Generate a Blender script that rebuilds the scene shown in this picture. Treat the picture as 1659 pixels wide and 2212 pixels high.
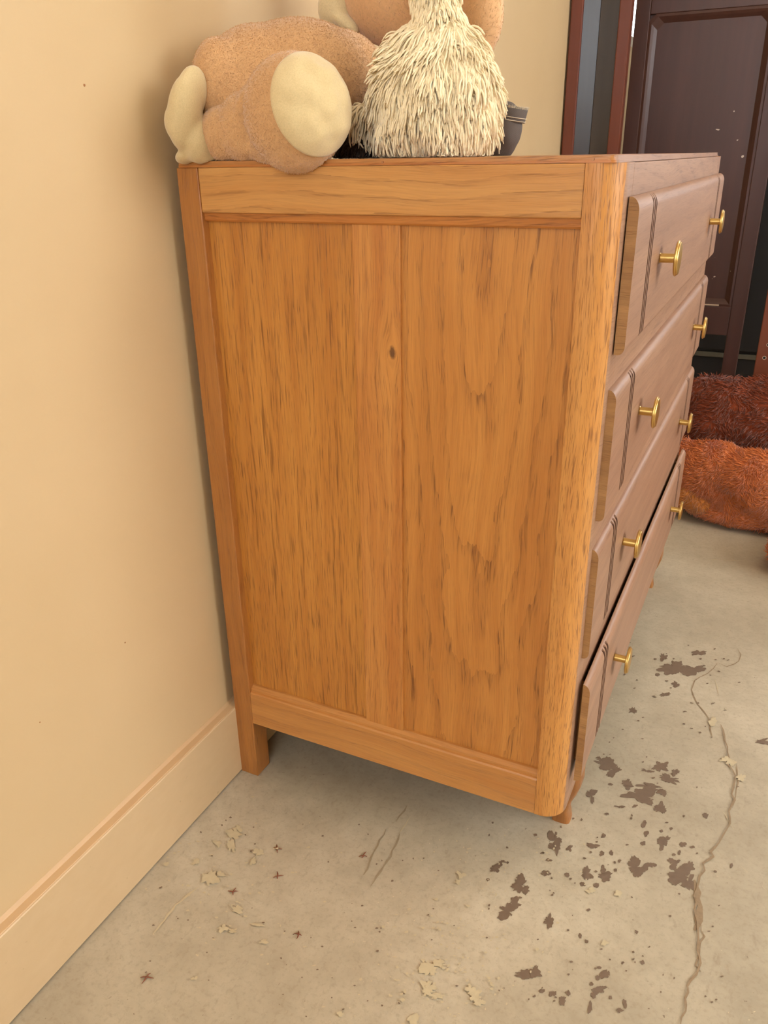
import bpy, bmesh, math, random
import numpy as np
from mathutils import Vector, Matrix, noise as mnoise
random.seed(7)
rng = np.random.default_rng(11)
for o in list(bpy.data.objects):
    bpy.data.objects.remove(o)
SC = bpy.context.scene
COL = SC.collection
# ------------------------------------------------------------------ camera
W0, H0 = 1659.0, 2212.0
CP = np.array([0.5791, -0.7114, 0.7917]); YAW, PITCH, ROLL, FPX = 0.4547, 0.4162, -0.0163, 1733.98
cy_, sy_, cp_, sp_ = math.cos(YAW), math.sin(YAW), math.cos(PITCH), math.sin(PITCH)
F_ = np.array([-sy_*cp_, cy_*cp_, -sp_]); R0 = np.array([cy_, sy_, 0.0]); U0 = np.cross(R0, F_)
R_ = math.cos(ROLL)*R0 + math.sin(ROLL)*U0
U_ = -math.sin(ROLL)*R0 + math.cos(ROLL)*U0
cam_d = bpy.data.cameras.new('camera'); cam = bpy.data.objects.new('camera', cam_d); COL.objects.link(cam)
cam.matrix_world = Matrix(((R_[0], U_[0], -F_[0], CP[0]), (R_[1], U_[1], -F_[1], CP[1]), (R_[2], U_[2], -F_[2], CP[2]), (0, 0, 0, 1)))
cam_d.sensor_fit = 'VERTICAL'; cam_d.sensor_height = 36.0; cam_d.lens = 36.0*FPX/H0
cam_d.clip_start = 0.02
SC.camera = cam
# ------------------------------------------------------------------ light
wd = bpy.data.worlds.new('world'); SC.world = wd; wd.use_nodes = True
wd.node_tree.nodes['Background'].inputs[0].default_value = (0.80, 0.90, 1.0, 1)
wd.node_tree.nodes['Background'].inputs[1].default_value = 6.0

def area(name, loc, target, sx, sy, power, col):
    d = bpy.data.lights.new(name, 'AREA'); d.shape = 'RECTANGLE'; d.size = sx; d.size_y = sy; d.energy = power; d.color = col
    o = bpy.data.objects.new(name, d); COL.objects.link(o); o.location = loc
    o.rotation_euler = (Vector(target)-Vector(loc)).to_track_quat('-Z', 'Y').to_euler()
    return o
# left window daylight; back, right, near and ceiling lights added to light the room
area('added_light_back', (1.75, 3.24, 1.45), (1.3, 0.0, 0.8), 1.5, 1.4, 14, (0.93, 0.96, 1.0))  # added at an unseen back window, gives the drawer fronts their sheen
area('added_light_right', (3.1, 0.0, 1.5), (0.6, -0.2, 0.2), 2.0, 1.5, 39, (1.0, 0.95, 0.88))  # main light, added at an assumed window on the right
area('added_light_near', (0.9, -2.9, 1.6), (0.2, 0.2, 0.7), 2.0, 1.5, 9, (1.0, 0.92, 0.82))  # fill added at an assumed window behind the camera
area('window_daylight_left', (0.0, 2.75, 1.7), (1.2, 2.0, 0.6), 0.7, 1.3, 5, (0.93, 0.96, 1.0))
area('added_ceiling_light', (1.3, 0.5, 2.42), (1.3, 0.5, 0.0), 0.6, 0.6, 7, (1.0, 0.86, 0.68))  # warm fill added under a guessed ceiling fixture
SC.view_settings.view_transform = 'Standard'; SC.view_settings.look = 'None'
SC.view_settings.gamma = 1.0; SC.view_settings.use_curve_mapping = False
SC.view_settings.exposure = -0.03

# ------------------------------------------------------------------ helpers
def at(ax, val, u, v):
    """point of the photograph's ray (u,v) on the plane axis=val"""
    d = F_ + R_*(u-W0/2)/FPX - U_*(v-H0/2)/FPX
    t = (val-CP[ax])/d[ax]
    return Vector(CP+t*d)

def tag(o, label=None, cat=None, group=None, kind=None):
    if label: o['label'] = label
    if cat: o['category'] = cat
    if group: o['group'] = group
    if kind: o['kind'] = kind
    return o

def empty(name, loc):
    o = bpy.data.objects.new(name, None); COL.objects.link(o); o.location = loc; o.empty_display_size = 0.02
    return o

def link(name, me, mats, parent=None, smooth=False):
    """mesh in world coordinates, optionally under a parent Empty / object"""
    o = bpy.data.objects.new(name, me); COL.objects.link(o)
    if not isinstance(mats, (list, tuple)): mats = [mats]
    if len(me.materials) == 0:
        for m in mats: me.materials.append(m)
    if parent is not None:
        o.parent = parent
        w = Vector((0, 0, 0)); q = parent
        while q is not None:
            w += q.location; q = q.parent
        o.location = -w
    if smooth:
        me.polygons.foreach_set('use_smooth', [True]*len(me.polygons))
    return o

def pydata(V, Fc):
    me = bpy.data.meshes.new('mesh'); me.from_pydata([tuple(v) for v in V], [], [tuple(f) for f in Fc]); me.update()
    return me

def from_bm(bm):
    bmesh.ops.recalc_face_normals(bm, faces=bm.faces)
    me = bpy.data.meshes.new('mesh'); bm.to_mesh(me); bm.free(); return me

def bm_box(bm, x0, x1, y0, y1, z0, z1, bev=0.0, seg=2):
    r = bmesh.ops.create_cube(bm, size=1.0)
    for v in r['verts']:
        v.co = Vector(((x0+x1)/2+v.co.x*(x1-x0), (y0+y1)/2+v.co.y*(y1-y0), (z0+z1)/2+v.co.z*(z1-z0)))
    if bev > 0:
        es = list({e for v in r['verts'] for e in v.link_edges})
        bmesh.ops.bevel(bm, geom=es, offset=bev, segments=seg, profile=0.5, affect='EDGES')

def board(name, x0, x1, y0, y1, z0, z1, mat, parent=None, bev=0.0012):
    bm = bmesh.new(); bm_box(bm, x0, x1, y0, y1, z0, z1, bev)
    return link(name, from_bm(bm), mat, parent)

def prism(name, poly, a0, a1, axis, mat, parent=None, smooth_ang=None, bev=0):
    """extrude a 2D polygon along axis ('x': poly=(y,z); 'y': (x,z); 'z': (x,y))"""
    bm = bmesh.new()
    def mk(p, a):
        return {'x': (a, p[0], p[1]), 'y': (p[0], a, p[1]), 'z': (p[0], p[1], a)}[axis]
    A = [bm.verts.new(mk(p, a0)) for p in poly]; B = [bm.verts.new(mk(p, a1)) for p in poly]
    n = len(poly)
    bm.faces.new(A); bm.faces.new(B[::-1])
    for i in range(n): bm.faces.new((A[i], A[(i+1) % n], B[(i+1) % n], B[i]))
    if bev: bmesh.ops.bevel(bm, geom=list(bm.edges), offset=bev, segments=1, affect='EDGES')
    o = link(name, from_bm(bm), mat, parent)
    if smooth_ang:
        me = o.data
        me.polygons.foreach_set('use_smooth', [True]*len(me.polygons))
        me.set_sharp_from_angle(angle=smooth_ang)
    return o

def lathe(prof, axis, n=32):
    """prof: list of (a, r) along the axis direction; local origin"""
    V, Fc = [], []
    for a, r in prof:
        for k in range(n):
            t = 2*math.pi*k/n
            c, s = r*math.cos(t), r*math.sin(t)
            V.append({'x': (a, c, s), 'y': (c, a, s), 'z': (c, s, a)}[axis])
    for i in range(len(prof)-1):
        for k in range(n):
            a, b = i*n+k, i*n+(k+1) % n
            Fc.append((a, b, b+n, a+n))
    Fc.append(tuple(range(n))[::-1]); Fc.append(tuple((len(prof)-1)*n+k for k in range(n)))
    bm = bmesh.new(); me = pydata(V, Fc); bm.from_mesh(me); bpy.data.meshes.remove(me)
    me = from_bm(bm); me.polygons.foreach_set('use_smooth', [True]*len(me.polygons)); me.set_sharp_from_angle(angle=math.radians(35))
    return me

def fast_mesh(V, quads=None, tris=None):
    V = np.asarray(V, dtype=np.float32).reshape(-1, 3)
    me = bpy.data.meshes.new('mesh')
    nq = 0 if quads is None else len(quads); nt = 0 if tris is None else len(tris)
    li = []
    if nq: li.append(np.asarray(quads).reshape(-1))
    if nt: li.append(np.asarray(tris).reshape(-1))
    li = np.concatenate(li).astype(np.int32)
    me.vertices.add(len(V)); me.vertices.foreach_set('co', V.ravel())
    me.loops.add(len(li)); me.loops.foreach_set('vertex_index', li)
    me.polygons.add(nq+nt)
    st = np.concatenate([np.arange(nq)*4, nq*4+np.arange(nt)*3]).astype(np.int32)
    me.polygons.foreach_set('loop_start', st)
    me.polygons.foreach_set('use_smooth', np.ones(nq+nt, dtype=bool))
    me.update(calc_edges=True); me.validate()
    return me

def tubes(P, R, k=3):
    """P (n,s,3) centre lines, R (n,s) radii -> mesh of n tapered tubes"""
    n, s, _ = P.shape
    T = np.gradient(P, axis=1); T /= np.linalg.norm(T, axis=2, keepdims=True)+1e-12
    ref = np.where(np.abs(T[:, :1, 2:3]) > 0.8, np.array([[[1., 0, 0]]]), np.array([[[0, 0, 1.]]]))
    A = np.cross(T, np.broadcast_to(ref, T.shape)); A /= np.linalg.norm(A, axis=2, keepdims=True)+1e-12
    B = np.cross(T, A)
    th = 2*np.pi*np.arange(k)/k
    V = P[:, :, None, :]+R[:, :, None, None]*(A[:, :, None, :]*np.cos(th)[None, None, :, None]+B[:, :, None, :]*np.sin(th)[None, None, :, None])
    idx = np.arange(n*s*k).reshape(n, s, k)
    a = idx[:, :-1, :]; b = np.roll(idx, -1, axis=2)[:, :-1, :]; c = np.roll(idx, -1, axis=2)[:, 1:, :]; d = idx[:, 1:, :]
    Q = np.stack([a, b, c, d], axis=-1).reshape(-1, 4)
    tris = None
    if k == 3: tris = idx[:, -1, :]
    if k == 4: Q = np.concatenate([Q, idx[:, -1, :]])
    if k == 5: tris = np.concatenate([idx[:, -1, [0, 1, 2]], idx[:, -1, [0, 2, 3]], idx[:, -1, [0, 3, 4]]])
    return fast_mesh(V, Q, tris)

def sample_surface(me, n, zmin=None):
    """area weighted random points with smooth normals"""
    me.calc_loop_triangles()
    nv = len(me.vertices); co = np.empty(nv*3, dtype=np.float32); me.vertices.foreach_get('co', co); co = co.reshape(-1, 3)
    nn = np.empty(nv*3, dtype=np.float32); me.vertices.foreach_get('normal', nn); nn = nn.reshape(-1, 3)
    nt = len(me.loop_triangles); tr = np.empty(nt*3, dtype=np.int32); me.loop_triangles.foreach_get('vertices', tr); tr = tr.reshape(-1, 3)
    a, b, c = co[tr[:, 0]], co[tr[:, 1]], co[tr[:, 2]]
    ar = np.linalg.norm(np.cross(b-a, c-a), axis=1)
    if zmin is not None: ar = ar*(((a+b+c)[:, 2]/3) > zmin)
    i = rng.choice(nt, n, p=ar/ar.sum())
    u = rng.random((n, 1)); v = rng.random((n, 1)); f = (u+v) > 1; u = np.where(f, 1-u, u); v = np.where(f, 1-v, v)
    P = a[i]*(1-u-v)+b[i]*u+c[i]*v
    N = nn[tr[i, 0]]*(1-u-v)+nn[tr[i, 1]]*u+nn[tr[i, 2]]*v
    return P, N/(np.linalg.norm(N, axis=1, keepdims=True)+1e-9)

def lownoise(P, s, seed=0):
    """smooth vector field for clumping"""
    r = np.random.default_rng(seed); out = np.zeros_like(P)
    for _ in range(5):
        K = r.normal(size=(3, 3))*s; ph = r.random(3)*6.28
        out += np.sin(P@K.T+ph)
    return out/2.2

def pile(name, src, n, length, rad, mat, parent, flow=(0, 0, -1), lay=0.8, clump=90.0, seed=0, rnd=0.35, zmin=None, S=3):
    """short plush pile: real tapered tufts lying over the cloth"""
    P, N = sample_surface(src, n, zmin)
    f = np.array(flow, dtype=float)[None, :]+lownoise(P, clump, seed)*0.8
    f -= N*(f*N).sum(1, keepdims=True); f /= np.linalg.norm(f, axis=1, keepdims=True)+1e-9
    D = N*(1-lay*0.6)+f*lay+rng.normal(size=P.shape)*rnd*0.5
    D /= np.linalg.norm(D, axis=1, keepdims=True)
    L = length*(0.6+0.8*rng.random((n, 1)))
    pts = np.stack([P-N*0.0006+D*L*t-N*(L*0.25*t*t) for t in np.linspace(0, 1, S)], axis=1)
    rr = rad*(0.7+0.6*rng.random((n, 1)))*(np.array([[1.0, 0.8, 0.15]]) if S == 3 else np.array([[1.0, 0.25]]))
    o = link(name, tubes(pts, rr, 3), mat, parent); tag(o, kind='stuff')
    return o

def blob(ells, voxel=0.004, smooth=6, cuts=None):
    """one continuous soft body from overlapping ellipsoids (c, (rx,ry,rz), (ax,ay,az)deg)"""
    bm = bmesh.new()
    for e in ells:
        c, r = e[0], e[1]; rot = e[2] if len(e) > 2 else (0, 0, 0)
        m = Matrix.Translation(Vector(c)) @ (Matrix.Rotation(math.radians(rot[2]), 4, 'Z') @ Matrix.Rotation(math.radians(rot[1]), 4, 'Y') @ Matrix.Rotation(math.radians(rot[0]), 4, 'X')) @ Matrix.Diagonal((r[0], r[1], r[2], 1))
        bmesh.ops.create_icosphere(bm, subdivisions=4, radius=1.0, matrix=m)
    me = bpy.data.meshes.new('tmp'); bm.to_mesh(me); bm.free()
    o = bpy.data.objects.new('tmp', me); COL.objects.link(o)
    md = o.modifiers.new('r', 'REMESH'); md.mode = 'VOXEL'; md.voxel_size = voxel; md.adaptivity = 0
    ms = o.modifiers.new('s', 'SMOOTH'); ms.factor = 0.5; ms.iterations = smooth
    dg = bpy.context.evaluated_depsgraph_get()
    out = bpy.data.meshes.new_from_object(o.evaluated_get(dg))
    bpy.data.objects.remove(o); bpy.data.meshes.remove(me)
    return out

def verts_np(me):
    co = np.empty(len(me.vertices)*3, dtype=np.float32); me.vertices.foreach_get('co', co); return co.reshape(-1, 3)
def set_verts(me, co):
    me.vertices.foreach_set('co', co.astype(np.float32).ravel()); me.update()

# ------------------------------------------------------------------ materials
def srgb(r, g, b):
    f = lambda c: (c/255/12.92) if c/255 <= 0.04045 else ((c/255+0.055)/1.055)**2.4
    return (f(r), f(g), f(b), 1)

class NT:
    def __init__(s, name):
        s.m = bpy.data.materials.new(name); s.m.use_nodes = True; s.t = s.m.node_tree; s.n = s.t.nodes; s.l = s.t.links
        s.b = s.n['Principled BSDF']
    def new(s, kind, **kw):
        x = s.n.new(kind)
        for k, v in kw.items(): setattr(x, k, v)
        return x
    def set(s, node, i, v):
        if hasattr(v, 'is_linked') or isinstance(v, bpy.types.NodeSocket): s.l.new(v, node.inputs[i])
        else: node.inputs[i].default_value = v
    def math(s, op, a, b=0.0, c=None, clamp=False):
        x = s.new('ShaderNodeMath', operation=op); x.use_clamp = clamp; s.set(x, 0, a); s.set(x, 1, b)
        if c is not None: s.set(x, 2, c)
        return x.outputs[0]
    def coord(s):
        return s.new('ShaderNodeTexCoord').outputs['Object']
    def mapping(s, v, scale=(1, 1, 1), loc=(0, 0, 0), rot=(0, 0, 0)):
        x = s.new('ShaderNodeMapping'); s.l.new(v, x.inputs[0]); x.inputs['Scale'].default_value = scale; x.inputs['Location'].default_value = loc; x.inputs['Rotation'].default_value = rot
        return x.outputs[0]
    def noise(s, v, scale, detail=3.0, rough=0.55, dist=0.0):
        x = s.new('ShaderNodeTexNoise'); s.l.new(v, x.inputs['Vector']); x.inputs['Scale'].default_value = scale; x.inputs['Detail'].default_value = detail
        x.inputs['Roughness'].default_value = rough; x.inputs['Distortion'].default_value = dist
        return x.outputs['Fac']
    def ramp(s, f, stops, interp='LINEAR'):
        x = s.new('ShaderNodeValToRGB'); s.l.new(f, x.inputs[0]); cr = x.color_ramp; cr.interpolation = interp
        while len(cr.elements) < len(stops): cr.elements.new(0.5)
        for e, (p, c) in zip(cr.elements, stops):
            e.position = p; e.color = c if len(c) == 4 else (*c, 1)
        return x.outputs[0]
    def step(s, f, a, b):
        x = s.new('ShaderNodeMapRange'); x.clamp = True; s.set(x, 0, f); x.inputs[1].default_value = a; x.inputs[2].default_value = b
        return x.outputs[0]
    def mix(s, f, a, b, mode='MIX'):
        x = s.new('ShaderNodeMix', data_type='RGBA', blend_type=mode); s.set(x, 0, f); s.set(x, 6, a); s.set(x, 7, b)
        return x.outputs[2]
    def bump(s, h, strength=0.3, dist=0.001):
        x = s.new('ShaderNodeBump'); s.l.new(h, x.inputs['Height']); x.inputs['Strength'].default_value = strength; x.inputs['Distance'].default_value = dist
        s.l.new(x.outputs[0], s.b.inputs['Normal'])
    def out(s, col=None, rough=0.5, metal=0.0, **kw):
        if col is not None: s.set(s.b, 'Base Color', col)
        s.set(s.b, 'Roughness', rough); s.b.inputs['Metallic'].default_value = metal
        for k, v in kw.items(): s.set(s.b, k, v)
        return s.m

def oak(name, grain, across, A, B, dark, pore=0.75, uc=0.3, gc=1.2, slope=0.09, freq=55, ring=0.5, seed=0.0, rough=0.36, fine=1.0, knot=None, wig=1.0, bstr=0.35):
    """grain: axis the fibres run along, across: axis over the board face"""
    t = NT(name); co = t.coord()
    sep = t.new('ShaderNodeSeparateXYZ'); t.l.new(co, sep.inputs[0]); ax = {'x': 0, 'y': 1, 'z': 2}
    g = sep.outputs[ax[grain]]; u = sep.outputs[ax[across]]; wax = [a for a in 'xyz' if a not in (grain, across)][0]; w = sep.outputs[ax[wax]]
    def vec(su, sg, sw, ou=0.0):
        x = t.new('ShaderNodeCombineXYZ'); s0 = t.math('MULTIPLY', u, su)
        if ou: s0 = t.math('ADD', s0, ou)
        t.l.new(s0, x.inputs[0]); t.l.new(t.math('MULTIPLY_ADD', g, sg, seed), x.inputs[1]); t.l.new(t.math('MULTIPLY', w, sw), x.inputs[2]); return x.outputs[0]
    warp = t.noise(vec(9, 3.2, 2), 1.0, 2.0)                       # slow waviness of the fibres
    u2 = t.math('ADD', u, t.math('MULTIPLY', t.math('SUBTRACT', warp, 0.5), 0.035*wig))
    if knot:
        ku, kg, kr = knot
        du = t.math('SUBTRACT', u, ku); dg = t.math('SUBTRACT', g, kg)
        d2 = t.math('ADD', t.math('POWER', t.math('DIVIDE', du, kr), 2.0), t.math('POWER', t.math('DIVIDE', dg, kr*2.2), 2.0))
        bend = t.math('DIVIDE', t.math('MULTIPLY', du, 1.2), t.math('ADD', 1.0, d2))
        u2 = t.math('SUBTRACT', u2, bend)
    def vec2(su, sg, sw=1.0):
        x = t.new('ShaderNodeCombineXYZ'); t.l.new(t.math('MULTIPLY', u2, su), x.inputs[0])
        t.l.new(t.math('MULTIPLY_ADD', g, sg, seed*3.1), x.inputs[1]); t.l.new(t.math('MULTIPLY', w, sw), x.inputs[2]); return x.outputs[0]
    broad = t.noise(vec2(48, 2.4, 20), 1.0, 3.0, 0.6)
    fib = t.noise(vec2(640, 14, 200), 1.0, 3.0, 0.6)
    # growth rings cut at a shallow angle -> cathedral figure
    dep = t.math('ADD', t.math('MULTIPLY', t.math('SUBTRACT', g, gc), slope), t.math('MULTIPLY', t.math('SUBTRACT', t.noise(vec(14, 6, 3, 5.0), 1.0, 3.0, 0.55), 0.5), 0.05))
    du = t.math('SUBTRACT', u2, uc)
    r = t.math('SQRT', t.math('ADD', t.math('MULTIPLY', du, du), t.math('MULTIPLY', dep, dep)))
    jit = t.math('MULTIPLY', t.math('SUBTRACT', t.noise(vec(260, 28, 60), 1.0, 2.0), 0.5), 0.006)
    rr = t.math('FRACT', t.math('MULTIPLY', t.math('ADD', r, jit), freq))
    rg = t.math('MULTIPLY', t.step(rr, 1.0, 0.55), t.step(rr, 0.0, 0.06))
    rg = t.math('SUBTRACT', 1.0, t.step(rr, 0.0, 0.55)); rg = t.math('POWER', rg, 1.6)
    pn = t.noise(vec2(900*fine, 38*fine, 300), 1.0, 2.0, 0.6)
    pores = t.step(pn, 0.55, 0.68)
    pn2 = t.noise(vec2(520*fine, 22*fine, 150), 1.0, 1.0, 0.5)
    pores2 = t.step(pn2, 0.58, 0.72)
    dens = t.math('ADD', 1.0-ring, t.math('MULTIPLY', rg, ring*1.25), clamp=True)
    pm = t.math('MULTIPLY', t.math('MAXIMUM', pores, pores2), dens)
    c = t.mix(t.step(broad, 0.3, 0.72), A, B)
    c = t.mix(t.math('MULTIPLY', t.step(fib, 0.35, 0.75), 0.22), c, dark)
    c = t.mix(t.math('MULTIPLY', rg, 0.16*ring*2), c, dark)
    c = t.mix(t.math('MULTIPLY', pm, pore), c, dark)
    if knot:
        kd = t.math('SUBTRACT', 1.0, t.step(t.math('ADD', d2, t.math('MULTIPLY', t.noise(co, 500, 2), 0.12)), 0.10, 0.22))
        c = t.mix(t.math('MULTIPLY', kd, 0.8), c, srgb(70, 35, 14))
    h = t.math('SUBTRACT', t.math('MULTIPLY', fib, 0.3), pm)
    t.bump(h, bstr, 0.0006)
    return t.out(c, rough, **{'Coat Weight': 0.12, 'Coat Roughness': 0.3})

OA, OB, OD = srgb(205, 132, 62), srgb(184, 108, 44), srgb(112, 56, 18)
M = {}
M['side_rail'] = oak('oak_side_rail', 'x', 'z', srgb(206, 150, 84), srgb(194, 132, 66), srgb(120, 70, 30), pore=0.5, uc=0.83, gc=0.12, slope=0.10, freq=70, ring=0.75, seed=1.3, fine=0.9)
M['low_rail'] = oak('oak_low_rail', 'x', 'z', srgb(202, 142, 76), srgb(186, 122, 60), srgb(114, 66, 28), pore=0.34, uc=0.2, gc=0.2, slope=0.05, freq=45, ring=0.6, seed=4.1)
M['moulding'] = oak('oak_moulding', 'x', 'z', srgb(196, 124, 56), srgb(176, 102, 40), srgb(96, 48, 16), pore=0.6, seed=2.2)
M['top_layer'] = oak('oak_top_layer', 'x', 'z', srgb(196, 134, 70), srgb(176, 112, 54), srgb(96, 52, 20), pore=0.6, seed=3.7)
M['post'] = oak('oak_post', 'z', 'x', srgb(208, 146, 74), srgb(196, 128, 58), srgb(108, 58, 20), pore=0.75, uc=0.40, gc=0.0, slope=0.02, freq=150, ring=0.15, seed=0.4, fine=1.5, wig=0.6)
M['back_post'] = oak('oak_back_post', 'z', 'x', srgb(184, 122, 58), srgb(160, 98, 44), srgb(104, 52, 18), pore=0.45, seed=3.0)
M['panel_left'] = oak('oak_left_panel', 'z', 'x', srgb(204, 138, 60), srgb(178, 110, 40), srgb(100, 54, 16), pore=0.7, uc=0.0, gc=0.0, slope=0.01, freq=120, ring=0.3, seed=6.0, wig=0.3, fine=0.85)
M['panel_right'] = oak('oak_right_panel', 'z', 'x', srgb(206, 140, 66), srgb(182, 114, 46), srgb(110, 62, 22), pore=0.8, uc=0.335, gc=0.98, slope=0.085, freq=62, ring=0.76, seed=8.0, wig=1.0)
M['muntin'] = oak('oak_muntin', 'z', 'x', srgb(208, 144, 72), srgb(186, 114, 48), srgb(108, 58, 20), pore=0.65, uc=0.16, gc=0.0, slope=0.02, freq=60, ring=0.4, seed=5.0, knot=(0.240, 0.614, 0.009))
M['front'] = oak('oak_front_sheen', 'y', 'z', srgb(168, 128, 100), srgb(148, 109, 83), srgb(106, 72, 52), pore=0.36, uc=0.6, gc=0.3, slope=0.12, freq=34, ring=0.4, seed=9.0, rough=0.5, fine=0.9, wig=0.5, bstr=0.08)  # same oak, with the window glare put into a paler, pinker colour
M['front_rail'] = oak('oak_front_rail_sheen', 'y', 'z', srgb(172, 132, 102), srgb(152, 112, 84), srgb(100, 66, 48), pore=0.5, uc=0.7, gc=0.0, slope=0.2, freq=50, ring=0.5, seed=2.0, rough=0.5, fine=0.9, wig=0.6, bstr=0.1)  # front sheen put into the wood colour here too
M['end'] = oak('oak_end_grain', 'x', 'z', srgb(178, 130, 76), srgb(150, 104, 56), srgb(96, 58, 26), pore=0.6, seed=1.0, fine=1.8, rough=0.7)
M['leg'] = oak('oak_leg', 'z', 'x', srgb(170, 112, 56), srgb(150, 94, 44), srgb(96, 54, 22), pore=0.45, seed=2.6)
M['groove'] = oak('oak_groove_dark', 'z', 'y', srgb(112, 76, 56), srgb(96, 64, 46), srgb(60, 38, 26), pore=0.3, rough=0.7)  # darker oak tone for the groove faces
M['inside'] = oak('oak_inside', 'y', 'z', srgb(130, 84, 42), srgb(110, 68, 34), srgb(60, 34, 14), pore=0.3, rough=0.7)

def plain(name, col, rough=0.5, metal=0.0, nscale=0, namt=0.1, bump=0, **kw):
    t = NT(name); c = col
    if nscale:
        n = t.noise(t.coord(), nscale, 4.0)
        dk = tuple(x*(1-namt*2) for x in col[:3])+(1,)
        c = t.mix(n, dk, col)
        if bump: t.bump(n, bump, 0.001)
    return t.out(c, rough, metal, **kw)

def wall_mat():
    t = NT('cream_wall_paint'); co = t.coord()
    n = t.noise(co, 5, 3); c = t.mix(n, srgb(209, 181, 139), srgb(202, 173, 129))
    f = t.noise(co, 420, 4, 0.6); t.bump(f, 0.12, 0.0006)
    return t.out(c, 0.55)
M['wall'] = wall_mat()
def base_mat():
    t = NT('baseboard_paint'); co = t.coord()
    n = t.noise(t.mapping(co, (1, 6, 12)), 6, 4)
    c = t.mix(n, srgb(210, 182, 142), srgb(200, 170, 128))
    sp = t.step(t.noise(co, 60, 3, 0.6), 0.69, 0.76)
    c = t.mix(t.math('MULTIPLY', sp, 0.5), c, srgb(150, 120, 80))
    return t.out(c, 0.45)
M['base'] = base_mat()
M['caulk'] = plain('peach_caulk_edge', srgb(208, 172, 128), 0.5, nscale=30, namt=0.05)

def floor_mat():
    t = NT('painted_concrete'); co = t.coord()
    n1 = t.noise(co, 3.5, 5, 0.6); n2 = t.noise(co, 40, 5, 0.65)
    c = t.mix(t.step(n1, 0.3, 0.7), srgb(164, 150, 126), srgb(202, 188, 162))
    c = t.mix(t.math('MULTIPLY', t.step(n2, 0.35, 0.75), 0.35), c, srgb(146, 130, 106))
    n3 = t.noise(co, 170, 4, 0.7); c = t.mix(t.math('MULTIPLY', t.step(n3, 0.5, 0.68), 0.30), c, srgb(138, 120, 96))
    # scuffs and fine dirt specks
    sc = t.step(t.noise(t.mapping(co, (1, 0.35, 1), rot=(0, 0, 0.5)), 90, 5, 0.7), 0.60, 0.72)
    c = t.mix(t.math('MULTIPLY', sc, 0.28), c, srgb(120, 100, 78))
    area_ = t.step(t.noise(co, 4.3, 2, 0.5), 0.42, 0.62)
    sp = t.step(t.noise(co, 230, 3, 0.6), 0.68, 0.74)
    c = t.mix(t.math('MULTIPLY', t.math('MULTIPLY', sp, area_), 0.8), c, srgb(226, 206, 166))
    v = t.step(t.noise(co, 150, 2, 0.5), 0.73, 0.77)
    c = t.mix(t.math('MULTIPLY', v, 0.7), c, srgb(104, 84, 64))
    t.bump(n2, 0.12, 0.002)
    rg = t.mix(n2, (0.30, 0.30, 0.30, 1), (0.52, 0.52, 0.52, 1))
    return t.out(c, rg)
M['floor'] = floor_mat()
M['chip'] = plain('worn_brown_concrete', srgb(122, 100, 80), 0.6, nscale=160, namt=0.1)
M['pale_chip'] = plain('pale_bare_concrete', srgb(206, 188, 152), 0.6, nscale=200, namt=0.12)
M['scuff'] = plain('grey_brown_scuff', srgb(160, 142, 114), 0.5, nscale=260, namt=0.1)
M['crack'] = plain('tan_crack_filler', srgb(164, 138, 106), 0.7, nscale=300, namt=0.22)
M['twig'] = plain('red_brown_scrap', srgb(138, 80, 52), 0.7, nscale=200, namt=0.15)
M['brass'] = plain('brushed_brass', srgb(214, 176, 104), 0.34, 1.0, nscale=300, namt=0.04)
M['pin'] = plain('nail_head', srgb(170, 120, 80), 0.4, 0.5)
M['ceil'] = plain('ceiling_white', srgb(240, 232, 216), 0.8, nscale=8, namt=0.01)

def cloth(name, A, B, rough=0.9, scale=300, bump=0.5, sheen=0.4):
    t = NT(name); co = t.coord()
    n = t.noise(co, 12, 3); c = t.mix(n, A, B)
    f = t.noise(co, scale, 3, 0.6, 0.8); c = t.mix(t.math('MULTIPLY', t.step(f, 0.6, 0.3), 0.3), c, tuple(x*0.6 for x in B[:3])+(1,))
    t.bump(f, bump, 0.002)
    return t.out(c, rough, **{'Sheen Weight': sheen, 'Sheen Roughness': 0.5, 'Specular IOR Level': 0.15})
M['tan'] = cloth('tan_plush', srgb(216, 170, 120), srgb(204, 154, 102))
M['tan_fur'] = cloth('tan_plush_pile', srgb(224, 178, 128), srgb(212, 162, 110), bump=0.1)
M['tan_light'] = cloth('light_tan_pile', srgb(240, 196, 146), srgb(228, 180, 128), bump=0.1)
M['tan_base'] = cloth('light_tan_cloth', srgb(230, 184, 134), srgb(216, 166, 116), bump=0.1)
M['sole'] = cloth('cream_velour', srgb(222, 198, 150), srgb(206, 180, 130), scale=900, bump=0.15)
M['cream_fluff'] = cloth('cream_strands', srgb(255, 238, 200), srgb(250, 228, 184), bump=0.1)
M['cream_core'] = cloth('cream_knit', srgb(224, 204, 160), srgb(214, 190, 144), scale=700, bump=0.3)
M['rust'] = cloth('rust_plush', srgb(196, 104, 50), srgb(176, 88, 40))
M['rust_fur'] = cloth('rust_plush_pile', srgb(228, 132, 70), srgb(202, 106, 50), bump=0.1)
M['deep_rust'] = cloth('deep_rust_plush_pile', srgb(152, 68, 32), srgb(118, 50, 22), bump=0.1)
M['golden'] = cloth('golden_plush_pile', srgb(216, 138, 64), srgb(196, 118, 52), bump=0.1)
def denim_mat():
    t = NT('charcoal_denim'); co = t.coord()
    w = t.new('ShaderNodeTexWave', wave_type='BANDS', bands_direction='DIAGONAL'); t.l.new(co, w.inputs[0]); w.inputs['Scale'].default_value = 500
    c = t.mix(w.outputs['Fac'], srgb(74, 64, 58), srgb(108, 96, 88)); t.bump(w.outputs['Fac'], 0.3, 0.0004)
    return t.out(c, 0.85)
M['denim'] = denim_mat()
M['thread'] = plain('pale_stitching', srgb(206, 190, 164), 0.8)
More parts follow.
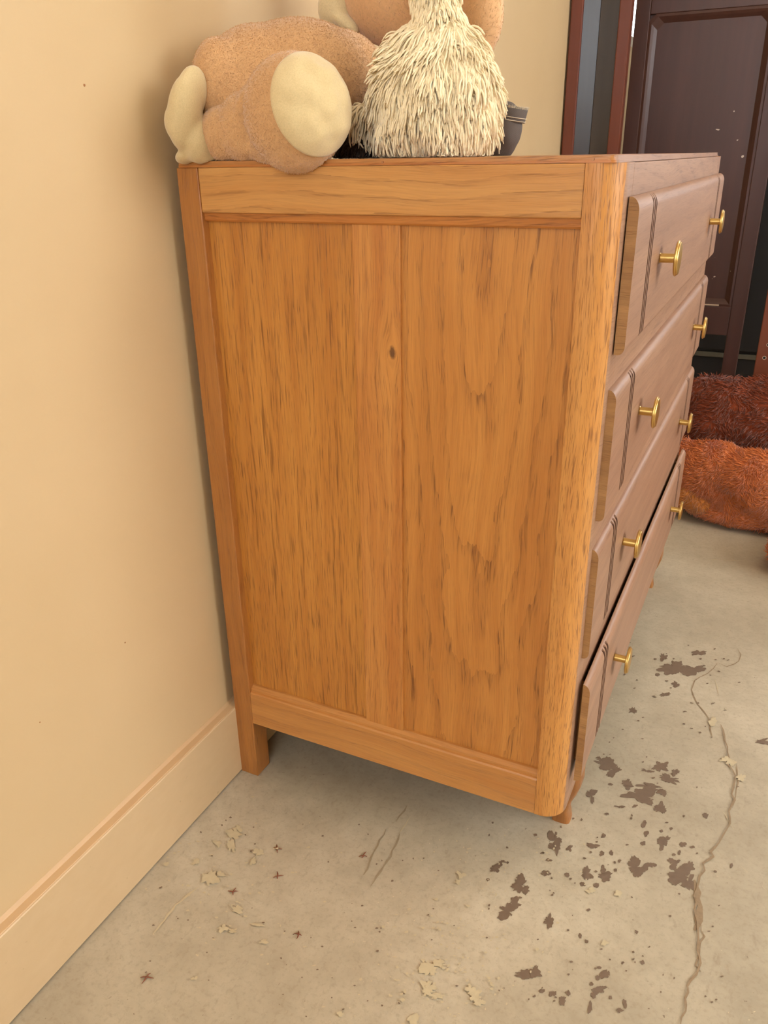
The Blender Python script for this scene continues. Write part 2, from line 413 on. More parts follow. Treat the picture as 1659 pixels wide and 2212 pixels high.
def darkwood(name, A, B, rough=0.35, sp=True):
    t = NT(name); co = t.coord()
    n = t.noise(t.mapping(co, (40, 40, 2.0)), 1.0, 4, 0.6); c = t.mix(n, A, B)
    if sp:
        s = t.step(t.noise(co, 70, 1, 0.3), 0.79, 0.81); c = t.mix(s, c, srgb(200, 180, 160))
    t.bump(n, 0.1, 0.001)
    return t.out(c, rough)
M['mahogany'] = darkwood('dark_mahogany', srgb(82, 48, 38), srgb(60, 34, 27), 0.42)
M['mahog_red'] = darkwood('red_mahogany', srgb(112, 52, 30), srgb(88, 38, 22), 0.32, False)
M['varnish'] = darkwood('black_brown_varnish', srgb(66, 58, 54), srgb(46, 40, 36), 0.28, False)
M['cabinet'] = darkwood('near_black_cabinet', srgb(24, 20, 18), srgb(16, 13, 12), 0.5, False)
M['strip'] = darkwood('olive_grey_strip', srgb(92, 84, 68), srgb(76, 68, 54), 0.5, False)
M['plank'] = darkwood('orange_brown_side_board', srgb(126, 62, 32), srgb(108, 50, 26), 0.45, False)
M['hole'] = plain('dark_hole', srgb(24, 14, 10), 0.8)
M['chipwood'] = plain('bare_wood_chip', srgb(196, 168, 140), 0.7)
M['white_frame'] = plain('white_window_frame', srgb(236, 234, 228), 0.4)
t = NT('window_glass'); M['glass'] = t.out((1, 1, 1, 1), 0.0, **{'Transmission Weight': 1.0, 'IOR': 1.02})
t = NT('added_lamp_glow'); t.out((1, 0.9, 0.75, 1), 0.5, **{'Emission Color': (1, 0.85, 0.65, 1), 'Emission Strength': 4.0}); M['lamp'] = t.m  # glow of the added, unseen ceiling lamp

# ------------------------------------------------------------------ room
WX = -0.013; RX, YB, YN, ZC = 3.2, 3.35, -3.0, 2.5
def structure(o, label=None): return tag(o, label, kind='structure')
structure(board('floor', WX-0.1, RX+0.1, YN-0.1, YB+0.1, -0.06, 0.0, M['floor'], bev=0), 'worn grey-beige painted concrete floor with a crack and brown worn patches')
FLOOR = bpy.data.objects['floor']
structure(board('ceiling', WX-0.1, RX+0.1, YN-0.1, YB+0.1, ZC, ZC+0.06, M['ceil'], bev=0))

def wall_with_hole(name, axis, pos, th, a0, a1, h0, h1, z0, z1, mat, lab=None):
    """wall on plane axis=pos, running a0..a1, with an opening h0..h1 x z0..z1"""
    bm = bmesh.new()
    for (p, q, r, s) in ((a0, h0, 0, ZC), (h1, a1, 0, ZC), (h0, h1, 0, z0), (h0, h1, z1, ZC)):
        if q-p < 1e-4 or s-r < 1e-4: continue
        if axis == 'x': bm_box(bm, min(pos, pos+th), max(pos, pos+th), p, q, r, s)
        else: bm_box(bm, p, q, min(pos, pos+th), max(pos, pos+th), r, s)
    return structure(link(name, from_bm(bm), mat), lab)

def window(name, axis, pos, th, h0, h1, z0, z1, n):
    w = empty(name, (0, 0, 0)); structure(w)
    bm = bmesh.new(); c = pos+th*0.5; b = 0.05; e = 0.02
    def bx(p, q, r, s):
        if axis == 'x': bm_box(bm, c-e, c+e, p, q, r, s, 0.003)
        else: bm_box(bm, p, q, c-e, c+e, r, s, 0.003)
    bx(h0, h0+b, z0, z1); bx(h1-b, h1, z0, z1); bx(h0, h1, z0, z0+b); bx(h0, h1, z1-b, z1)
    for k in range(1, n):
        m = h0+(h1-h0)*k/n; bx(m-0.02, m+0.02, z0, z1)
    link('window_frame', from_bm(bm), M['white_frame'], w)
    bm = bmesh.new()
    if axis == 'x': bm_box(bm, c-0.002, c+0.002, h0+b, h1-b, z0+b, z1-b)
    else: bm_box(bm, h0+b, h1-b, c-0.002, c+0.002, z0+b, z1-b)
    link('pane', from_bm(bm), M['glass'], w)
wall_with_hole('wall_left', 'x', WX, -0.1, YN, YB, 2.25, 3.15, 1.12, 2.2, M['wall'], 'cream painted wall behind the dresser')
wall_with_hole('wall_back', 'y', YB, 0.1, WX, RX, 1.0, 2.5, 0.7, 2.2, M['wall'])
wall_with_hole('wall_right', 'x', RX, 0.1, YN, YB, -0.7, 1.3, 0.7, 2.2, M['wall'])
wall_with_hole('wall_near', 'y', YN, -0.1, WX, RX, 0.0, 2.0, 0.8, 2.3, M['wall'])
window('window_1', 'x', WX, -0.1, 2.25, 3.15, 1.12, 2.2, 1)
window('added_window_back', 'y', YB, 0.1, 1.0, 2.5, 0.7, 2.2, 2)  # assumed window, added to go with the back light
window('added_window_right', 'x', RX, 0.1, -0.7, 1.3, 0.7, 2.2, 2)  # assumed window, added to go with the right light
window('added_window_near', 'y', YN, -0.1, 0.0, 2.0, 0.8, 2.3, 2)  # assumed window, added to go with the near light
cl = empty('added_ceiling_lamp', (1.3, 0.5, ZC)); tag(cl, 'unseen round white ceiling lamp added to light the room', 'lamp')  # guessed fixture, added to go with the ceiling light
link('added_lamp_base', lathe([(-0.02, 0.17), (0, 0.17)], 'z'), M['white_frame'], cl).location = (0, 0, 0)
link('added_lamp_shade', lathe([(-0.06, 0.05), (-0.055, 0.12), (-0.02, 0.155)], 'z'), M['lamp'], cl).location = (0, 0, 0)

# baseboard: square-edged board with a painted-over caulk ledge on top
BB = 0.1085
bb = prism('baseboard_left', [(WX, 0.003), (0.001, 0.003), (0.001, BB-0.0012), (0.0, BB), (WX, BB)], YN, YB, 'y', M['base']); structure(bb, 'cream painted baseboard along the left wall')
n = 60; bm = bmesh.new(); rows = []
for i in range(n+1):
    y = YN+(YB-YN)*i/n
    w_ = 0.0005+0.0006*mnoise.noise(Vector((y*9, 0, 0)))
    rows.append([bm.verts.new(p) for p in ((-0.0004-abs(w_), y, BB-0.0002), (-0.001-abs(w_), y, BB+0.0007), (WX+0.003, y, BB+0.0012), (WX+0.0002, y, BB+0.0045+2*w_))])
for a, b in zip(rows, rows[1:]):
    for k in range(3): bm.faces.new((a[k], a[k+1], b[k+1], b[k]))
link('caulk_line', from_bm(bm), M['caulk'], bb)
structure(board('baseboard_back', 0.002, RX, YB-0.013, YB, 0.002, BB, M['base']))
# tiny nail marks in the wall paint
def disc_on_wall(u, v, r):
    p = at(0, WX, u, v); me = lathe([(0, r), (0.0006, r*0.8)], 'x', 10)
    o = link('nail_mark', me, M['pin'], bpy.data.objects['wall_left']); o.location = p
disc_on_wall(182, 184, 0.0012); disc_on_wall(270, 1388, 0.0009); disc_on_wall(86, 1560, 0.0007)

# ------------------------------------------------------------------ floor wear: real thin chips, a crack, small scraps
def outline(cx, cy, rx, ry, rot, seed, n=26, rag=0.45):
    pts = []
    for k in range(n):
        a = 2*math.pi*k/n
        q = 1+rag*(mnoise.noise(Vector((math.cos(a)*1.0+seed*7.3, math.sin(a)*1.0, seed)))*1.0+0.45*mnoise.noise(Vector((math.cos(a)*2.6+seed*3, math.sin(a)*2.6, seed*2)))+0.35*mnoise.noise(Vector((math.cos(a)*7+seed*5, math.sin(a)*7, seed))))
        x, y = rx*q*math.cos(a), ry*q*math.sin(a)
        pts.append((cx+x*math.cos(rot)-y*math.sin(rot), cy+x*math.sin(rot)+y*math.cos(rot)))
    return pts
def chips(name, lst, mat, h):
    """lst: (u, v, ru, rv) pixel blobs projected on the floor plane"""
    bm = bmesh.new()
    for i, (u, v, ru, rv) in enumerate(lst):
        poly = outline(u, v, ru, rv, 0.25*math.sin(i*3.3), i*1.7+h*9000, n=18 if ru < 7 else 60, rag=0.6 if ru < 7 else 0.95)
        hh = h+i*3e-6; vs = [bm.verts.new(at(2, hh, *p)) for p in poly]
        c = bm.verts.new(at(2, hh, u, v))
        for k in range(len(vs)): bm.faces.new((c, vs[k], vs[(k+1) % len(vs)]))
    me = from_bm(bm)
    if me.polygons[0].normal.z < 0: me.flip_normals()
    o = link(name, me, mat, FLOOR); tag(o, kind='stuff'); return o
brown = [(1460,1442,34,14),(1500,1446,22,10),(1433,1420,8,9),(1508,1410,12,5),(1420,1457,5,4),(1437,1500,10,4),(1460,1478,8,5),(1367,1534,9,5),
 (1310,1650,24,11),(1328,1664,14,9),(1298,1640,12,6),(1424,1655,14,10),(1445,1682,26,9),(1458,1668,10,7),(1396,1665,12,4),(1353,1693,11,10),(1385,1720,32,12),(1400,1708,14,10),
 (1402,1696,20,4),(1430,1710,10,7),(1428,1746,11,9),(1340,1743,10,3),(1372,1741,6,3),(1274,1714,9,8),(1280,1730,4,9),(1318,1694,5,3),(1200,1812,12,20),(1196,1828,10,8),
 (1231,1832,8,6),(1282,1828,12,5),(1303,1806,6,5),(1300,1844,5,5),(1321,1842,5,5),(1396,1802,5,7),(1390,1822,6,4),(1391,1779,5,8),(1434,1815,11,9),(1430,1831,5,7),(1475,1824,8,6),(1496,1830,6,3),
 (1524,1761,6,6),(1428,1795,5,3),(1180,1886,9,6),(1225,1891,5,5),(1267,1886,10,8),(1308,1893,14,9),(1303,1881,6,7),(1302,1873,4,4),(1259,1910,6,5),(1289,1912,6,5),(1375,1873,20,14),(1386,1880,12,10),
 (1408,1868,9,5),(1455,1864,14,9),(1470,1890,20,16),(1486,1875,11,11),(1489,1908,12,14),(1067,1876,10,8),(1085,1862,8,3),(1078,1870,6,6),(1120,1912,16,15),(1133,1922,9,9),(1095,1968,20,15),(1112,1952,10,10),(1120,1940,7,5),
 (1185,1990,9,14),(1253,2022,4,6),(1267,2033,4,4),(1271,1965,4,3),(1295,2090,5,3),(1310,2104,10,8),(1292,2112,6,5),(1297,2138,16,7),(1285,2146,7,9),(1278,2125,4,4),(1140,2106,20,9),(1155,2098,12,12),(1275,2178,6,13),
 (1350,2168,5,9),(1338,2182,8,5),(1318,2155,4,4),(1388,2078,4,5),(1345,2080,3,3),(1375,2013,3,4),(1216,2160,7,9),(1195,2146,7,6),(1172,2140,6,4),(1228,2146,4,6),(1655,1605,20,4),(1645,1600,10,3),(1580,1870,3,5),
 (1055,1900,4,3),(1186,1858,6,3),(1172,1842,5,2),(1330,1880,4,3),(1338,1860,4,3),(1310,1758,4,3),(1468,1842,4,4),(1456,1846,4,3),(1450,1790,3,3),(1358,1702,5,4),(1232,1898,3,2),(1365,1938,2,2),(1272,1965,3,2)]
rs = random.Random(5)
for _ in range(70):
    u = rs.uniform(1050, 1560); v = rs.uniform(1700, 2180); brown.append((u, v, rs.uniform(1.5, 3.5), rs.uniform(1.2, 2.5)))
for _ in range(55):
    u = rs.uniform(1300, 1600); v = rs.uniform(1380, 1700); brown.append((u, v, rs.uniform(1.5, 4), rs.uniform(0.8, 1.8)))
for _ in range(70):
    u = rs.uniform(250, 1000); v = rs.uniform(1760, 2200)
    if v > 2212-1.12*(u-60): brown.append((u, v, rs.uniform(1.2, 3), rs.uniform(1, 2)))
chips('worn_patch', brown, M['chip'], 0.0004)
pale = [(452,1896,18,16),(475,1888,8,5),(505,1802,12,10),(500,1830,8,14),(514,1790,8,6),(560,1842,10,8),(545,1862,7,9),(422,1862,8,5),(513,1965,12,7),(481,2005,10,8),(500,2010,8,4),(360,1866,6,4),(470,1822,9,5),
 (420,2113,8,4),(998,1890,10,7),(990,1905,5,6),(930,2096,18,14),(948,2080,12,10),(925,2135,14,16),(940,2150,20,8),(1025,2150,14,12),(1015,2135,8,8),(1035,2165,10,7),(895,2200,10,12),(735,2190,6,6),(870,2160,6,4),(1278,1925,10,5),(1335,1930,8,6),(1305,2036,8,5),(1540,1560,7,12),(1570,1640,12,7),(1578,1648,8,6),(1600,1680,8,6),(1160,2050,4,4),(568,2034,10,4),(558,1998,12,3)]
for _ in range(150):
    u = rs.gauss(960, 110); v = rs.gauss(2080, 75); pale.append((u, min(v, 2230), rs.uniform(1.2, 4), rs.uniform(1, 3)))
for _ in range(110):
    u = rs.gauss(1120, 90); v = rs.gauss(1830, 60)
    if v > 1790: pale.append((u, v, rs.uniform(1, 2.5), rs.uniform(0.8, 2)))
for _ in range(80):
    u = rs.gauss(480, 110); v = rs.gauss(1900, 80)
    if v > 2180-1.12*(u-60): pale.append((u, v, rs.uniform(1, 4), rs.uniform(0.8, 2.5)))
chips('pale_patch', pale, M['pale_chip'], 0.0016)

def ribbon(bm, pts, w0, h, jit=0.0, rs=random):
    """pts in pixels; width in metres"""
    P = []
    for (a, b) in zip(pts, pts[1:]):
        n = max(1, int(math.hypot(b[0]-a[0], b[1]-a[1])/12))
        for k in range(n): P.append(((a[0]+(b[0]-a[0])*k/n)+rs.gauss(0, jit), (a[1]+(b[1]-a[1])*k/n)))
    P.append(pts[-1]); Q = [at(2, h, *p) for p in P]; L = []
    for i, q in enumerate(Q):
        d = (Q[min(i+1, len(Q)-1)]-Q[max(i-1, 0)]); nrm = Vector((-d.y, d.x, 0)).normalized()
        e = w0*(0.6+0.8*rs.random())*(0.3 if i in (0, len(Q)-1) else 1)
        L.append((bm.verts.new(q+nrm*e/2), bm.verts.new(q-nrm*e/2)))
    for a, b in zip(L, L[1:]): bm.faces.new((a[0], a[1], b[1], b[0]))
bm = bmesh.new()
ribbon(bm, [(1552,1432),(1525,1455),(1500,1470),(1492,1490),(1505,1520),(1520,1535),(1535,1560),(1538,1590)], 0.0016, 0.0008, 2, rs)
ribbon(bm, [(1592,1400),(1600,1428),(1572,1440),(1552,1432)], 0.0012, 0.0008, 2, rs)
ribbon(bm, [(1556,1565),(1568,1600),(1572,1625),(1578,1650),(1588,1690),(1580,1740),(1572,1790),(1555,1820),(1530,1850),(1515,1880),(1508,1905),(1500,1950),(1506,1990),(1508,2040),(1510,2080),(1490,2130),(1482,2170),(1470,2212)], 0.0022, 0.0016, 3, rs)
ribbon(bm, [(1498,1900),(1506,1940),(1512,1975),(1500,2010)], 0.007, 0.0007, 3, rs)
ribbon(bm, [(1510,1990),(1520,2010),(1512,2060),(1505,2085),(1515,2100)], 0.0014, 0.0008, 2, rs)
ribbon(bm, [(1590,1650),(1598,1690),(1590,1720),(1582,1745)], 0.0012, 0.0008, 2, rs)
me = from_bm(bm)
if me.polygons[0].normal.z < 0: me.flip_normals()
tag(link('crack', me, M['crack'], FLOOR), 'tan crack running through the concrete', kind='stuff')
bm = bmesh.new()
for pts in [[(865,1800),(845,1850),(800,1915)],[(835,1790),(810,1840),(785,1890)],[(880,1740),(855,1775)]]: ribbon(bm, pts, 0.0019, 0.0005, 1.5, rs)
me = from_bm(bm)
if me.polygons[0].normal.z < 0: me.flip_normals()
tag(link('scuff', me, M['scuff'], FLOOR), kind='stuff')
bm = bmesh.new()
for pts in [[(430,1915),(380,1955),(330,2018)],[(1528,1208),(1610,1212)],[(1545,1466),(1552,1500)],[(1560,1750),(1585,1790)],[(1645,1915),(1658,1925)],[(1600,1870),(1616,1885)],[(890,1760),(862,1802)]]: ribbon(bm, pts, 0.0024 if pts[0][0] == 430 else 0.0012, 0.0007, 1.0, rs)
me = from_bm(bm)
if me.polygons[0].normal.z < 0: me.flip_normals()
tag(link('pale_scratch', me, M['pale_chip'], FLOOR), kind='stuff')
marks = [((598,1832), 9, 'curled red-brown scrap on the floor, nearest the back leg of the dresser'), ((785,1848), 9, 'star-shaped red-brown scrap on the floor, rightmost of the small scraps'),
         ((600,1892), 7, 'thin red-brown scrap on the floor, just before the curled one'), ((503,1926), 7, 'small dark brown scrap on the floor beside the pale bare patch'),
         ((645,2018), 6, 'tiny dark scrap alone in the middle of the open floor'), ((317,2110), 9, 'dark brown scrap on the floor nearest the bottom of the baseboard')]
for i, (c, s, lab) in enumerate(marks):
    rk = random.Random(i+3); c3 = at(2, 0.0012, *c); P = []
    pts = []
    for k in range(4):
        a = rk.uniform(0, 0.8)+k*math.pi/2; L = s*0.00075*rk.uniform(0.7, 1.3)
        d = Vector((math.cos(a), math.sin(a), 0))
        pts.append([Vector((0, 0, 0)), d*L*0.5+Vector((0, 0, 0.0006)), d*L+Vector((rk.uniform(-1, 1)*0.001, rk.uniform(-1, 1)*0.001, 0))])
    A = np.array([[list(q) for q in p] for p in pts]); R = np.tile(np.array([[0.0009, 0.0008, 0.0003]]), (4, 1))
    o = link('dry_scrap', tubes(A, R, 4), M['twig']); o.location = c3-Vector((0, 0, 0.0003)); tag(o, lab, 'scrap', 'dry scraps lying on the floor')

# ------------------------------------------------------------------ dresser
D, HT, W, PW, XP, ZB = 0.45, 0.7848, 0.8906, 0.0281, 0.4188, 0.0922
dr = empty('dresser', (D/2, W/2, 0)); tag(dr, 'honey oak four-drawer dresser with round brass knobs against the cream wall', 'dresser')
def arc(cx, cy, r, a0, a1, n): return [(cx+r*math.cos(math.radians(a0+(a1-a0)*k/n)), cy+r*math.sin(math.radians(a0+(a1-a0)*k/n))) for k in range(n+1)]
RR = 0.026
def mirror(poly): return [(x, W-y) for x, y in poly][::-1]
fp = [(XP, 0.0)]+arc(D-RR, RR, RR, -90, 0, 14)+[(D, 0.045), (XP, 0.045)]
for k, poly in enumerate((fp, mirror(fp))):
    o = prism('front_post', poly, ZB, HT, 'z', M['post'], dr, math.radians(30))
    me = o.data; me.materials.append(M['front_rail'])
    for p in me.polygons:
        if p.normal.x > 0.93: p.material_index = 1  # reflected sheen painted as a paler slot on front-facing faces
for k in (0, 1):
    y0, y1 = (0.0, 0.030) if k == 0 else (W-0.030, W)
    bm = bmesh.new(); bm_box(bm, 0.0, PW, y0, y1, 0.0, HT, 0.0012)
    for v in bm.verts:      # slight splay of the old post
        if v.co.x < 0.01: v.co.x += 0.0014*(v.co.z/HT)-0.0012*(1-v.co.z/HT)*0+0.0
    link('back_post', from_bm(bm), M['back_post'], dr)
for s in (0, 1):
    Y = (lambda y: y) if s == 0 else (lambda y: W-y)
    def sb(nm, x0, x1, ya, yb, z0, z1, m, bev=0.0012):
        a, b = sorted((Y(ya), Y(yb))); return board(nm, x0, x1, a, b, z0, z1, m, dr, bev)
    sb('side_top_rail', PW+0.0002, XP-0.0003, 0.0004, 0.022, 0.7422, HT, M['side_rail'])
    sb('side_panel', PW-0.004, 0.1995, 0.0105, 0.016, 0.13, 0.75, M['panel_left'], 0)
    sb('side_panel', 0.2475, XP+0.001, 0.0105, 0.016, 0.13, 0.75, M['panel_right'], 0)
    sb('muntin', 0.1985, 0.2492, 0.0068, 0.018, 0.130, 0.7338, M['muntin'], 0.0008)
    q = [(Y(0.0062), 0.7336), (Y(0.0048), 0.7352), (Y(0.0040), 0.7424), (Y(0.016), 0.7424), (Y(0.016), 0.7336)]
    prism('moulding', q if s == 0 else q[::-1], PW, XP, 'x', M['moulding'], dr)
    q = [(Y(0.0004), ZB), (Y(0.0004), 0.1405), (Y(0.0016), 0.1425), (Y(0.0035), 0.1432), (Y(0.0038), 0.1462), (Y(0.0080), 0.1500), (Y(0.0108), 0.1508), (Y(0.022), 0.1508), (Y(0.022), ZB)]
    prism('side_bottom_rail', q if s == 0 else q[::-1], PW+0.0002, XP-0.0003, 'x', M['low_rail'], dr, math.radians(20))
# top board, two layers with pins
tb = [(0.004, 0.001), (0.436, 0.001)]+arc(0.436, 0.009, 0.008, -90, 0, 5)[1:]+arc(0.436, W-0.009, 0.008, 0, 90, 5)+[(0.004, W-0.001)]
prism('top_board', tb, HT+0.0001, HT+0.0022, 'z', M['moulding'], dr, math.radians(30))
tb2 = [(x, y) for x, y in tb]
prism('top_board', [(x-(0.0012 if x > 0.3 else 0), y+(0.0008 if y < 0.1 else -0.0008)) for x, y in tb2], HT+0.0022, 0.7905, 'z', M['top_layer'], dr, math.radians(30))
for u in (827, 1282):
    p = at(1, 0.0018, u, 345 if u < 1000 else 341); o = link('pin', lathe([(-0.0012, 0.0011), (0.0006, 0.0011)], 'y', 12), M['pin'], dr); o.location = Vector((p.x, 0.0012, HT+0.0028))-dr.location
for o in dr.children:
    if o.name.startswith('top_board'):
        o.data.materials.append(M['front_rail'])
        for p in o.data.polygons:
            if p.normal.x > 0.8: p.material_index = 1  # front edge takes the same painted pale sheen
# front frame
zs = [(0.7583, 0.6249), (0.5923, 0.4596), (0.4282, 0.2984), (0.2657, 0.1329)]
XF = [0.4605, 0.4581, 0.4571, 0.4628]
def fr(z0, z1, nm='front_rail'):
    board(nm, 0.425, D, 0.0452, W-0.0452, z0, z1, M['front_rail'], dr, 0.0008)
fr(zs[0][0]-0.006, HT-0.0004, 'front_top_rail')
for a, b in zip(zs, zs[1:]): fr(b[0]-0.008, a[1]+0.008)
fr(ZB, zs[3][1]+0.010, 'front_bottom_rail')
# carcass back, bottom, dividers inside
board('back_panel', 0.002, 0.008, 0.031, W-0.031, 0.10, HT-0.001, M['inside'], dr, 0)
board('bottom_panel', 0.03, 0.424, 0.0225, W-0.0225, 0.100, 0.108, M['inside'], dr, 0)
# curved front legs
def leg(yc):
    bm = bmesh.new(); rows = []
    prof = [(0.0921, 0.4330, 0.0165, 0.026), (0.080, 0.4345, 0.0185, 0.024), (0.066, 0.4350, 0.0185, 0.021), (0.050, 0.4330, 0.0160, 0.0175), (0.034, 0.4300, 0.0130, 0.0145), (0.018, 0.4290, 0.0115, 0.0125), (0.006, 0.4310, 0.0118, 0.0125), (0.0, 0.4318, 0.0120, 0.0125)]
    for z, xc, hx, hy in prof:
        ring = []
        for k in range(16):
            a = 2*math.pi*(k+0.5)/16; ca, sa = math.cos(a), math.sin(a)
            e = 0.45
            ring.append(bm.verts.new((xc+hx*math.copysign(abs(ca)**e, ca), yc+hy*math.copysign(abs(sa)**e, sa), z)))
        rows.append(ring)
    for a, b in zip(rows, rows[1:]):
        for k in range(16): bm.faces.new((a[k], b[k], b[(k+1) % 16], a[(k+1) % 16]))
    bm.faces.new(rows[0]); bm.faces.new(rows[-1][::-1])
    o = link('front_leg', from_bm(bm), M['leg'], dr, True); o.data.set_sharp_from_angle(angle=math.radians(40))
leg(0.105); leg(W-0.105)

def drawer(i):
    zt, zb = zs[i]; X = XF[i]; TH = 0.0092 if i != 3 else 0.0080
    y0, y1 = 0.0276, W-0.0276
    gr = [0.106, 0.115, 0.124]
    gset = gr+[W-g for g in gr]
    ys = {y0, y1}
    for g in gset:
        for d in (-0.0028, -0.0022, -0.0008, 0.0008, 0.0022, 0.0028): ys.add(g+d)
    for k in range(1, 24): ys.add(y0+(y1-y0)*k/24)
    ys = sorted(ys)
    def groove(y):
        m = 0
        for g in gset:
            d = y-g
            if -0.0028 < d < 0.0028: m = max(m, 0.0045*min(1.0, (0.0028-abs(d))/0.0006))
        return m
    rt, rb = 0.0115, 0.0075
    zz = []
    for k in range(9): a = math.pi/2*k/8; zz.append(zb+rb*(1-math.cos(a)))
    for k in range(1, 8): zz.append(zb+rb+(zt-rt-zb-rb)*k/8)
    for k in range(11): a = math.pi/2*k/10; zz.append(zt-rt*(1-math.sin(a)))
    def rnd(z):
        if z > zt-rt: q = (z-(zt-rt))/rt; return 0.0078*(1-math.sqrt(max(0, 1-q*q)))
        if z < zb+rb: q = ((zb+rb)-z)/rb; return 0.0060*(1-math.sqrt(max(0, 1-q*q)))
        return 0.0
    V = []; Fc = []; mi = []
    ny, nz = len(ys), len(zz)
    for y in ys:
        e = 0.0
        for z in zz: V.append((X-max(groove(y), rnd(z)), y, z))
    for y in ys:
        for z in (zb, zt): V.append((X-TH, y, z))
    for j in range(ny-1):
        for k in range(nz-1):
            a = j*nz+k; Fc.append((a, a+nz, a+nz+1, a+1)); mi.append(2 if (groove((ys[j]+ys[j+1])/2) > max(0.0012, rnd((zz[k]+zz[k+1])/2)+0.0004)) else 0)
        b = ny*nz+j*2
        Fc.append((b, b+1, b+3, b+2)); mi.append(0)
        Fc.append((b, b+2, (j+1)*nz, j*nz)); mi.append(0)
        Fc.append((b+1, j*nz+nz-1, (j+1)*nz+nz-1, b+3)); mi.append(0)
    for j in (0, ny-1):
        b = ny*nz+j*2; f = [b]+[j*nz+k for k in range(nz)]+[b+1]
        Fc.append(f); mi.append(1)
    me = pydata(V, Fc); bm = bmesh.new(); bm.from_mesh(me); bmesh.ops.recalc_face_normals(bm, faces=bm.faces); bm.to_mesh(me); bm.free()
    me.polygons.foreach_set('material_index', mi); me.polygons.foreach_set('use_smooth', [True]*len(mi)); me.set_sharp_from_angle(angle=math.radians(32))
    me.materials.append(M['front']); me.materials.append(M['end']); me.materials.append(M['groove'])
    o = link('drawer', me, [], dr)
    tag(o, ['top drawer, standing slightly proud', 'second drawer from the top', 'third drawer from the top', 'bottom drawer, standing slightly open'][i])
    # drawer box behind the front
    bm = bmesh.new(); a, b = zb+0.012, zt-0.018
    bm_box(bm, 0.05, X-TH, 0.050, 0.060, a, b); bm_box(bm, 0.05, X-TH, W-0.060, W-0.050, a, b); bm_box(bm, 0.05, 0.06, 0.060, W-0.060, a, b); bm_box(bm, 0.06, X-TH, 0.060, W-0.060, a+0.004, a+0.009)
    link('drawer_box', from_bm(bm), M['leg'], o)
    zk = [0.6926, 0.5293, 0.3672, 0.2046][i]
    for y in (0.1882, W-0.1882):
        global KN
        if KN is None:
            KN = lathe([(0, 0.0054), (0.0006, 0.0047), (0.0145, 0.0046), (0.0150, 0.0075), (0.0154, 0.0168), (0.0162, 0.0176), (0.0172, 0.0176), (0.0177, 0.0170), (0.0179, 0.0163), (0.0187, 0.0163), (0.0193, 0.0157), (0.0199, 0.0110), (0.0201, 0.004)], 'x', 40)
            KN.materials.append(M['brass'])
        k = bpy.data.objects.new('knob', KN); COL.objects.link(k); k.parent = o; k.location = (X+0.0001, y, zk)
KN = None
for i in range(4): drawer(i)

# ------------------------------------------------------------------ soft toys on the dresser top
TOP = 0.7905
def flatten(me, z=TOP+0.0006):
    co = verts_np(me); co[:, 2] = np.maximum(co[:, 2], z); set_verts(me, co)
def wallclip(me, x=WX+0.0015):
    co = verts_np(me); co[:, 0] = np.maximum(co[:, 0], x); set_verts(me, co)

# 1 tan plush animal lying on its belly, rear to the wall
plush = empty('plush_dog', (0.12, 0.1, TOP)); tag(plush, 'tan plush toy animal lying on the dresser top with a round cream foot sole', 'plush toy')
def P(u, v, y): return at(1, y, u, v)
body = blob([
    (P(560, 205, 0.085), (0.062, 0.060, 0.065)),
    (P(478, 190, 0.036), (0.026, 0.034, 0.046)),
    (P(640, 176, 0.11), (0.085, 0.062, 0.058)),
    (P(722, 190, 0.14), (0.062, 0.048, 0.056)),
    (P(520, 255, 0.05), (0.045, 0.040, 0.045)),
    (P(680, 240, 0.13), (0.072, 0.048, 0.045)),
], 0.004, 10)
flatten(body); wallclip(body)
BODY = link('body', body, M['tan'], plush, True)
legm = blob([
    (P(636, 246, -0.002), (0.0490, 0.044, 0.0510)),
    (P(585, 262, 0.012), (0.036, 0.034, 0.040)),
    (P(540, 278, 0.018), (0.032, 0.032, 0.034)),
    (P(492, 290, 0.018), (0.029, 0.030, 0.027)),
    (P(560, 300, 0.015), (0.045, 0.030, 0.021)),
], 0.003, 3)
co = verts_np(legm); m_ = co[:, 1] > 0.0015; co[m_, 2] = np.maximum(co[m_, 2], TOP+0.0006); set_verts(legm, co)
# folds pressed into the leg
def crease(me, pts, depth, width):
    co = verts_np(me); nn = np.empty(len(co)*3, dtype=np.float32); me.vertices.foreach_get('normal', nn); nn = nn.reshape(-1, 3)
    d = np.full(len(co), 9.0)
    for a, b in zip(pts, pts[1:]):
        a = np.array(a); b = np.array(b); t_ = np.clip(((co-a)@(b-a))/((b-a)@(b-a)), 0, 1)
        d = np.minimum(d, np.linalg.norm(co-(a+t_[:, None]*(b-a)), axis=1))
    co = co-nn*(depth*np.exp(-(d/width)**2))[:, None]; set_verts(me, co)
crease(legm, [P(522, 215, -0.02), P(516, 260, -0.02), P(524, 335, -0.02)], 0.011, 0.0065)
crease(legm, [P(540, 300, -0.02), P(560, 345, -0.02)], 0.004, 0.005)
crease(body, [P(455, 330, 0.02), P(465, 270, 0.02), P(500, 225, 0.03), P(530, 205, 0.04)], 0.012, 0.008)
LEG = link('leg', legm, M['tan'], plush, True)
